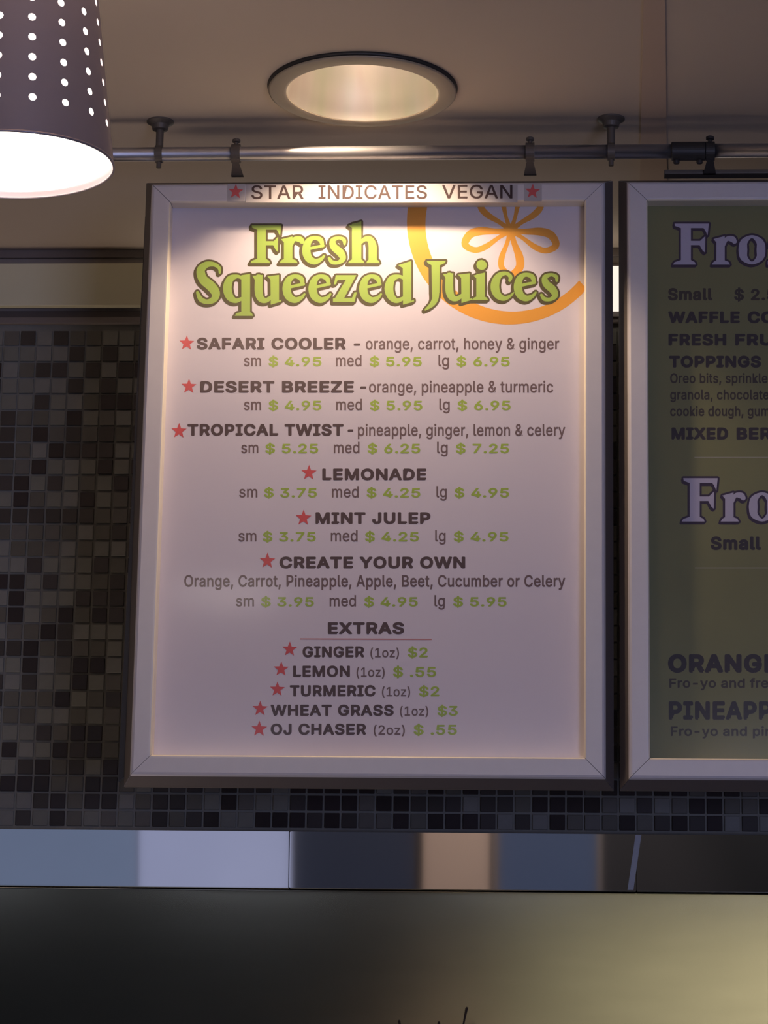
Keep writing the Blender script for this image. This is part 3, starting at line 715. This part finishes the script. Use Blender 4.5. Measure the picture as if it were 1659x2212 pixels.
# ------------------------------------------------------------------ pendant lamp with a perforated shade
PC = at(22, 358.5, -1.0)
zdep = (PC-CAM).dot(_f); PR = 224/F_PX*zdep
toc = math.atan2(CAM.y-PC.y, CAM.x-PC.x)
SLOPE = .100; HT = .26; HROT = math.radians(3.4)
def rad(h): return PR-SLOPE*h
def shade_mesh(r_off, holes, top):
    bm = bmesh.new(); nc = 18; z0h, dz, rh = .0385, .0218, .0039
    col = 2*PI/nc; start = toc-math.radians(12.3)+HROT
    rowz = [z0h+i*dz for i in range(7)]
    bands = [(0, .5*(z0h*2-dz))] + [(z-dz/2, z+dz/2) for z in rowz] + [(rowz[-1]+dz/2, HT)]
    def P3(a, h): r = rad(h)+r_off; return (r*math.cos(a), r*math.sin(a), h)
    sub = 4
    for bi, (ha, hb) in enumerate(bands):
        hole = 1 <= bi <= len(rowz)
        hsub = 1 if hole else max(1, int((hb-ha)/.02))
        for c in range(nc):
            ca = start+c*col+0
            if not hole:
                br_ = (-1, -.668179, -.198912, .198912, .668179, 1)
                for k in range(5):
                    a, b = ca+col/2*br_[k], ca+col/2*br_[k+1]
                    for j in range(hsub):
                        h1, h2 = ha+(hb-ha)*j/hsub, ha+(hb-ha)*(j+1)/hsub
                        bm.faces.new([bm.verts.new(P3(*p)) for p in ((a, h1), (b, h1), (b, h2), (a, h2))])
            else:
                hm = (ha+hb)/2; n = 16; inn = []; out = []
                for k in range(n):
                    t = 2*PI*(k+.5)/n-PI; dx, dy = math.cos(t), math.sin(t)
                    inn.append((ca+rh*dx/rad(hm), hm+rh*dy))
                # outer boundary points: 16 points on the rectangle matched by index
                for k in range(n):
                    t = 2*PI*(k+.5)/n-PI; dx, dy = math.cos(t), math.sin(t); kk = 1/max(abs(dx), abs(dy))
                    out.append((ca+dx*kk*col/2, hm+dy*kk*(hb-ha)/2))
                vi = [bm.verts.new(P3(*p)) for p in inn]; vo = [bm.verts.new(P3(*p)) for p in out]
                for k in range(n):
                    q = (k+1) % n
                    # corners fall between k = 1,2 / 5,6 / 9,10 / 13,14
                    if k in (1, 5, 9, 13):
                        sx = 1 if k in (5, 9) else -1; sy = -1 if k in (1, 5) else 1
                        vc = bm.verts.new(P3(ca+sx*col/2, hm+sy*(hb-ha)/2))
                        bm.faces.new((vi[k], vo[k], vc, vo[q], vi[q]))
                    else: bm.faces.new((vi[k], vo[k], vo[q], vi[q]))
    bmesh.ops.remove_doubles(bm, verts=bm.verts, dist=1e-5)
    # normals outward
    for f in bm.faces:
        f.normal_update(); c = f.calc_center_median()
        if f.normal.x*c.x+f.normal.y*c.y < 0: f.normal_flip()
    return bm
pl = thing('pendant_lamp', 'perforated dark metal pendant lamp, glowing white inside, at the upper left', 'lamp', PC)
LEAN = Matrix.Rotation(math.radians(1.6), 3, Vector((math.cos(toc), math.sin(toc), 0))) @ Matrix.Rotation(math.radians(1.3), 3, Vector((-math.sin(toc), math.cos(toc), 0)))
def lean(o): o.data.transform(LEAN.to_4x4()); return o
sh = lean(obj('lamp_shade', shade_mesh(0, True, True), 'shade', pl, True))
lean(obj('rim', lathe(bmesh.new(), [(PR-.0014, -.0004), (PR+.0006, -.0004), (PR+.0005, .002), (PR-.0013, .002)], 72, closed=True), 'shade', pl, True))
# seam strip down the right side of the shade
sa = toc+math.radians(84)
bm = bmesh.new(); vs4 = []
for h in (0.0, HT):
    for da in (-.018, .018):
        r = rad(h)+.0014; vs4.append(bm.verts.new((r*math.cos(sa+da), r*math.sin(sa+da), h)))
bm.faces.new((vs4[0], vs4[1], vs4[3], vs4[2]))
bmesh.ops.solidify(bm, geom=bm.faces[:], thickness=.0012)
lean(obj('seam', bm, 'clip', pl, False, 'pale folded seam'))
topr = rad(HT)
bm = bmesh.new()
for k in range(3):
    a = toc+k*PI/3+.3; cyl(bm, ((topr-.001)*math.cos(a), (topr-.001)*math.sin(a), HT-.006), (-(topr-.001)*math.cos(a), -(topr-.001)*math.sin(a), HT-.006), .0016, 8)
lean(obj('spider', bm, 'shade', pl, False, 'thin wire arms across the open top'))
M['psleeve'] = emis('pendant_sleeve_glow', (1.0, 0.86, 0.74), 3.2)
lean(obj('glass_sleeve', lathe(bmesh.new(), [(rad(.006)-.004, .006), (rad(.21)-.004, .21), (.02, .213), (.02, .208), (rad(.2)-.007, .205), (rad(.006)-.006, .006)], 64, closed=True), 'psleeve', pl, True, 'glowing white inner glass sleeve'))
ld = bpy.data.lights.new('added_uplight', 'POINT'); ld.energy = PENDANT_UP; ld.color = (1, .80, .70); ld.shadow_soft_size = .02  # lamp added inside the shade to brighten the ceiling
lo_ = bpy.data.objects.new('added_uplight', ld); COL.objects.link(lo_); lo_.parent = pl; lo_.location = (.03, 0, HT-.02)
lean(obj('socket', lathe(bmesh.new(), [(.012, .205), (.02, .214), (.02, .228), (.012, .24), (.008, HT+.016)], 24), 'socket', pl, True))
tp = LEAN @ Vector((0, 0, HT+.03)); hC = ZC-PC.z
obj('cord', tube(bmesh.new(), [tp, (tp.x*.9, tp.y*.9, (HT+.03+hC)/2), (tp.x*.8, tp.y*.8, hC-.018)], [.0032]*3), 'black', pl, True)
obj('ceiling_rose', lathe(bmesh.new(), [(.045, hC), (.045, hC-.006), (.03, hC-.018), (.006, hC-.022)], 32, (tp.x*.8, tp.y*.8, 0)), 'shade', pl, True)

# ------------------------------------------------------------------ twigs whose tips reach into the photo
TY = YW-.16
t1 = at(1008, 2178, TY); shz = t1.z-.34
sf = obj('back_shelf', B(-.55, -.14, -.03, .55, .14, 0, bev=.003), 'steel'); sf.location = (t1.x, YW-.165, shz)
tag(sf, 'narrow steel shelf on the wall below the brushed panel', 'shelf')
vz = thing('twig_vase', 'small pot of dark dry twigs, only the twig tips show at the bottom edge', 'plant', (t1.x-.04, TY, shz))
obj('pot', lathe(bmesh.new(), [(0, 0), (.035, 0), (.045, .03), (.048, .07), (.036, .12), (.028, .14), (.032, .15), (.026, .15), (.022, .14), (.03, .11), (.03, .02), (0, .015)], 32), 'vase', vz, True)
for px, py in ((1008, 2178), (862, 2206), (948, 2209)):
    t = at(px, py, TY)-vz.location
    s0 = Vector((0.01*(1 if px > 950 else -1), 0, .02))
    mid = (s0+t)/2+Vector((-.012 if px > 950 else .004, 0, .02)); near = t+(mid-t)*.12
    obj('twig', tube(bmesh.new(), [s0, mid, near, t, t+(t-near)*.1], [.0026, .002, .0013, .0019, .0010], 8), 'twig', vz, True)

# ------------------------------------------------------------------ the room behind the camera
for (nm, x0, x1, z0, z1) in (('window_1', -2.6, -0.60, .8, 1.8),):
    w = struct(obj(nm, B(x0, YR, z0, x1, YR+.03, z1), 'trim'))
    nx = 3; dx = (x1-x0)/nx
    for i in range(nx):
        pn_ = obj('pane', B(x0+i*dx+.005, YR+.03, z0+.04, x0+(i+1)*dx-.005, YR+.036, z1-.04), ('frosted_dim', 'frosted_dim', 'frosted')[i], w)
M['dusk'] = emis('dusk_window_pane', (0.40, 0.55, 1.0), .11, .02)
M['blue_fill'] = emis('added_blue_pane', (0.40, 0.52, 1.0), .035, .02)
w = struct(obj('window_2', B(.25, YR, .8, .72, YR+.03, 1.8), 'trim')); obj('pane', B(.28, YR+.03, .84, .69, YR+.036, 1.76), 'dusk', w)
w = struct(obj('added_window', B(-.59, YR, .8, -.06, YR+.03, 1.8), 'room')); obj('pane', B(-.58, YR+.03, .82, -.08, YR+.036, 1.78), 'blue_fill', w)  # unseen glowing pane added to turn the fascia's dark reflection bluish
cl = struct(obj('trim_5', B(-.04, YR, 0, .24, YR+.12, ZC-.001), 'column'))
for i, (x, lb) in enumerate(((-1.55, 'farthest from the right wall'), (-.55, 'second from the left wall'), (.42, 'third from the left wall'), (1.25, 'nearest to the right wall'))):
    lp_ = thing('added_panel_light', 'added flat square ceiling light behind the viewer, '+lb, 'light', (x, -5.35, ZC), 'added square ceiling lights behind the viewer')  # unseen panels added for bluish fill and a haze on the posters
    obj('frame', B(-.31, -.31, -.02, .31, .31, -.001), 'trimring', lp_)
    obj('diffuser', B(-.29, -.29, -.026, .29, .29, -.0201), 'diffuser', lp_)
w = struct(obj('fill_window', B(2.25, YR, .2, 4.15, YR+.03, 1.55), 'trim')); obj('pane', B(2.3, YR+.03, .25, 4.1, YR+.036, 1.5), 'frosted', w)  # unseen window added with an area lamp to light the boards
ld = bpy.data.lights.new('window_fill', 'AREA'); ld.shape = 'RECTANGLE'; ld.size = 1.8; ld.size_y = 1.2; ld.energy = FILL_W; ld.color = (.50, .56, 1.0)
lo_ = bpy.data.objects.new('window_fill', ld); COL.objects.link(lo_); lo_.location = (3.2, YR+.05, .88); lo_.rotation_euler = (PI/2, 0, 0)
cs = thing('added_column_spot', 'small ceiling spotlight added to light the pale column in the rear of the shop', 'light', (.1, YR+1.7, ZC))  # lamp added so the column shows in the steel reflections
obj('can', lathe(bmesh.new(), [(.035, -.001), (.035, -.08), (.03, -.08), (.03, -.02)], 24), 'black', cs)
ld = bpy.data.lights.new('column_beam', 'SPOT'); ld.energy = 150; ld.color = (1, .84, .72); ld.spot_size = math.radians(56); ld.spot_blend = .5; ld.shadow_soft_size = .03
lo_ = bpy.data.objects.new('column_beam', ld); COL.objects.link(lo_); lo_.parent = cs; lo_.location = (0, 0, -.085); lo_.rotation_euler = Vector((0, -1.6, -1.7)).to_track_quat('-Z', 'Y').to_euler()
struct(obj('trim_6', B(.30, YR, 2.02, 4.1, YR+.02, ZC-.002), 'washwall'))  # unseen cream panel added as a bright reflection for the brushed steel
for k, (x, w_) in enumerate(((.95, 42), (1.85, 92), (2.9, 60))):  # lamps added to light the panel mirrored in the brushed steel
    ws = thing('added_wall_spot', 'small black ceiling spotlight added out of view, aimed at the cream panel, '+('next to the column', 'in the middle of the three', 'next to the right wall')[k], 'light', (x, YR+.95, ZC), 'added spotlights washing the rear panel')
    obj('can', lathe(bmesh.new(), [(.035, -.001), (.035, -.08), (.03, -.08), (.03, -.02)], 24), 'black', ws)
    ld = bpy.data.lights.new('wall_beam', 'SPOT'); ld.energy = w_; ld.color = (1, .92, .74); ld.spot_size = math.radians(120); ld.spot_blend = 1; ld.shadow_soft_size = .03
    lo_ = bpy.data.objects.new('wall_beam', ld); COL.objects.link(lo_); lo_.parent = ws; lo_.location = (0, 0, -.085); lo_.rotation_euler = Vector((0, -.95, -.55)).to_track_quat('-Z', 'Y').to_euler()
ct = thing('bounce_counter', 'unseen counter with a pale top, added to bounce light up', 'counter', (.3, -1.1, 0))  # unseen counter added to bounce lamp light onto ceiling and boards
obj('counter_top', B(-2.6, -.4, 1.0, .25, .4, 1.04, bev=.004), 'counter', ct); obj('counter_body', B(-2.55, -.33, 0, .2, .33, 1.0), 'cab', ct)
M['fill_glow'] = emis('fill_box_glow', (1.0, 0.80, 0.66), FILL_BOX_E)
dc = thing('fill_light_box', 'steel fill light box with a glowing warm top, added out of view on the left', 'fill light', (-1.0, .12, 0))  # invented light box, added to brighten the ceiling and left wall
obj('fill_box_body', B(-.75, -.30, 0, .75, .30, 1.2, bev=.006), 'steel', dc)
obj('fill_box_top', B(-.72, -.27, 1.2, .72, .27, 1.215), 'fill_glow', dc)
bpy.context.view_layer.update()
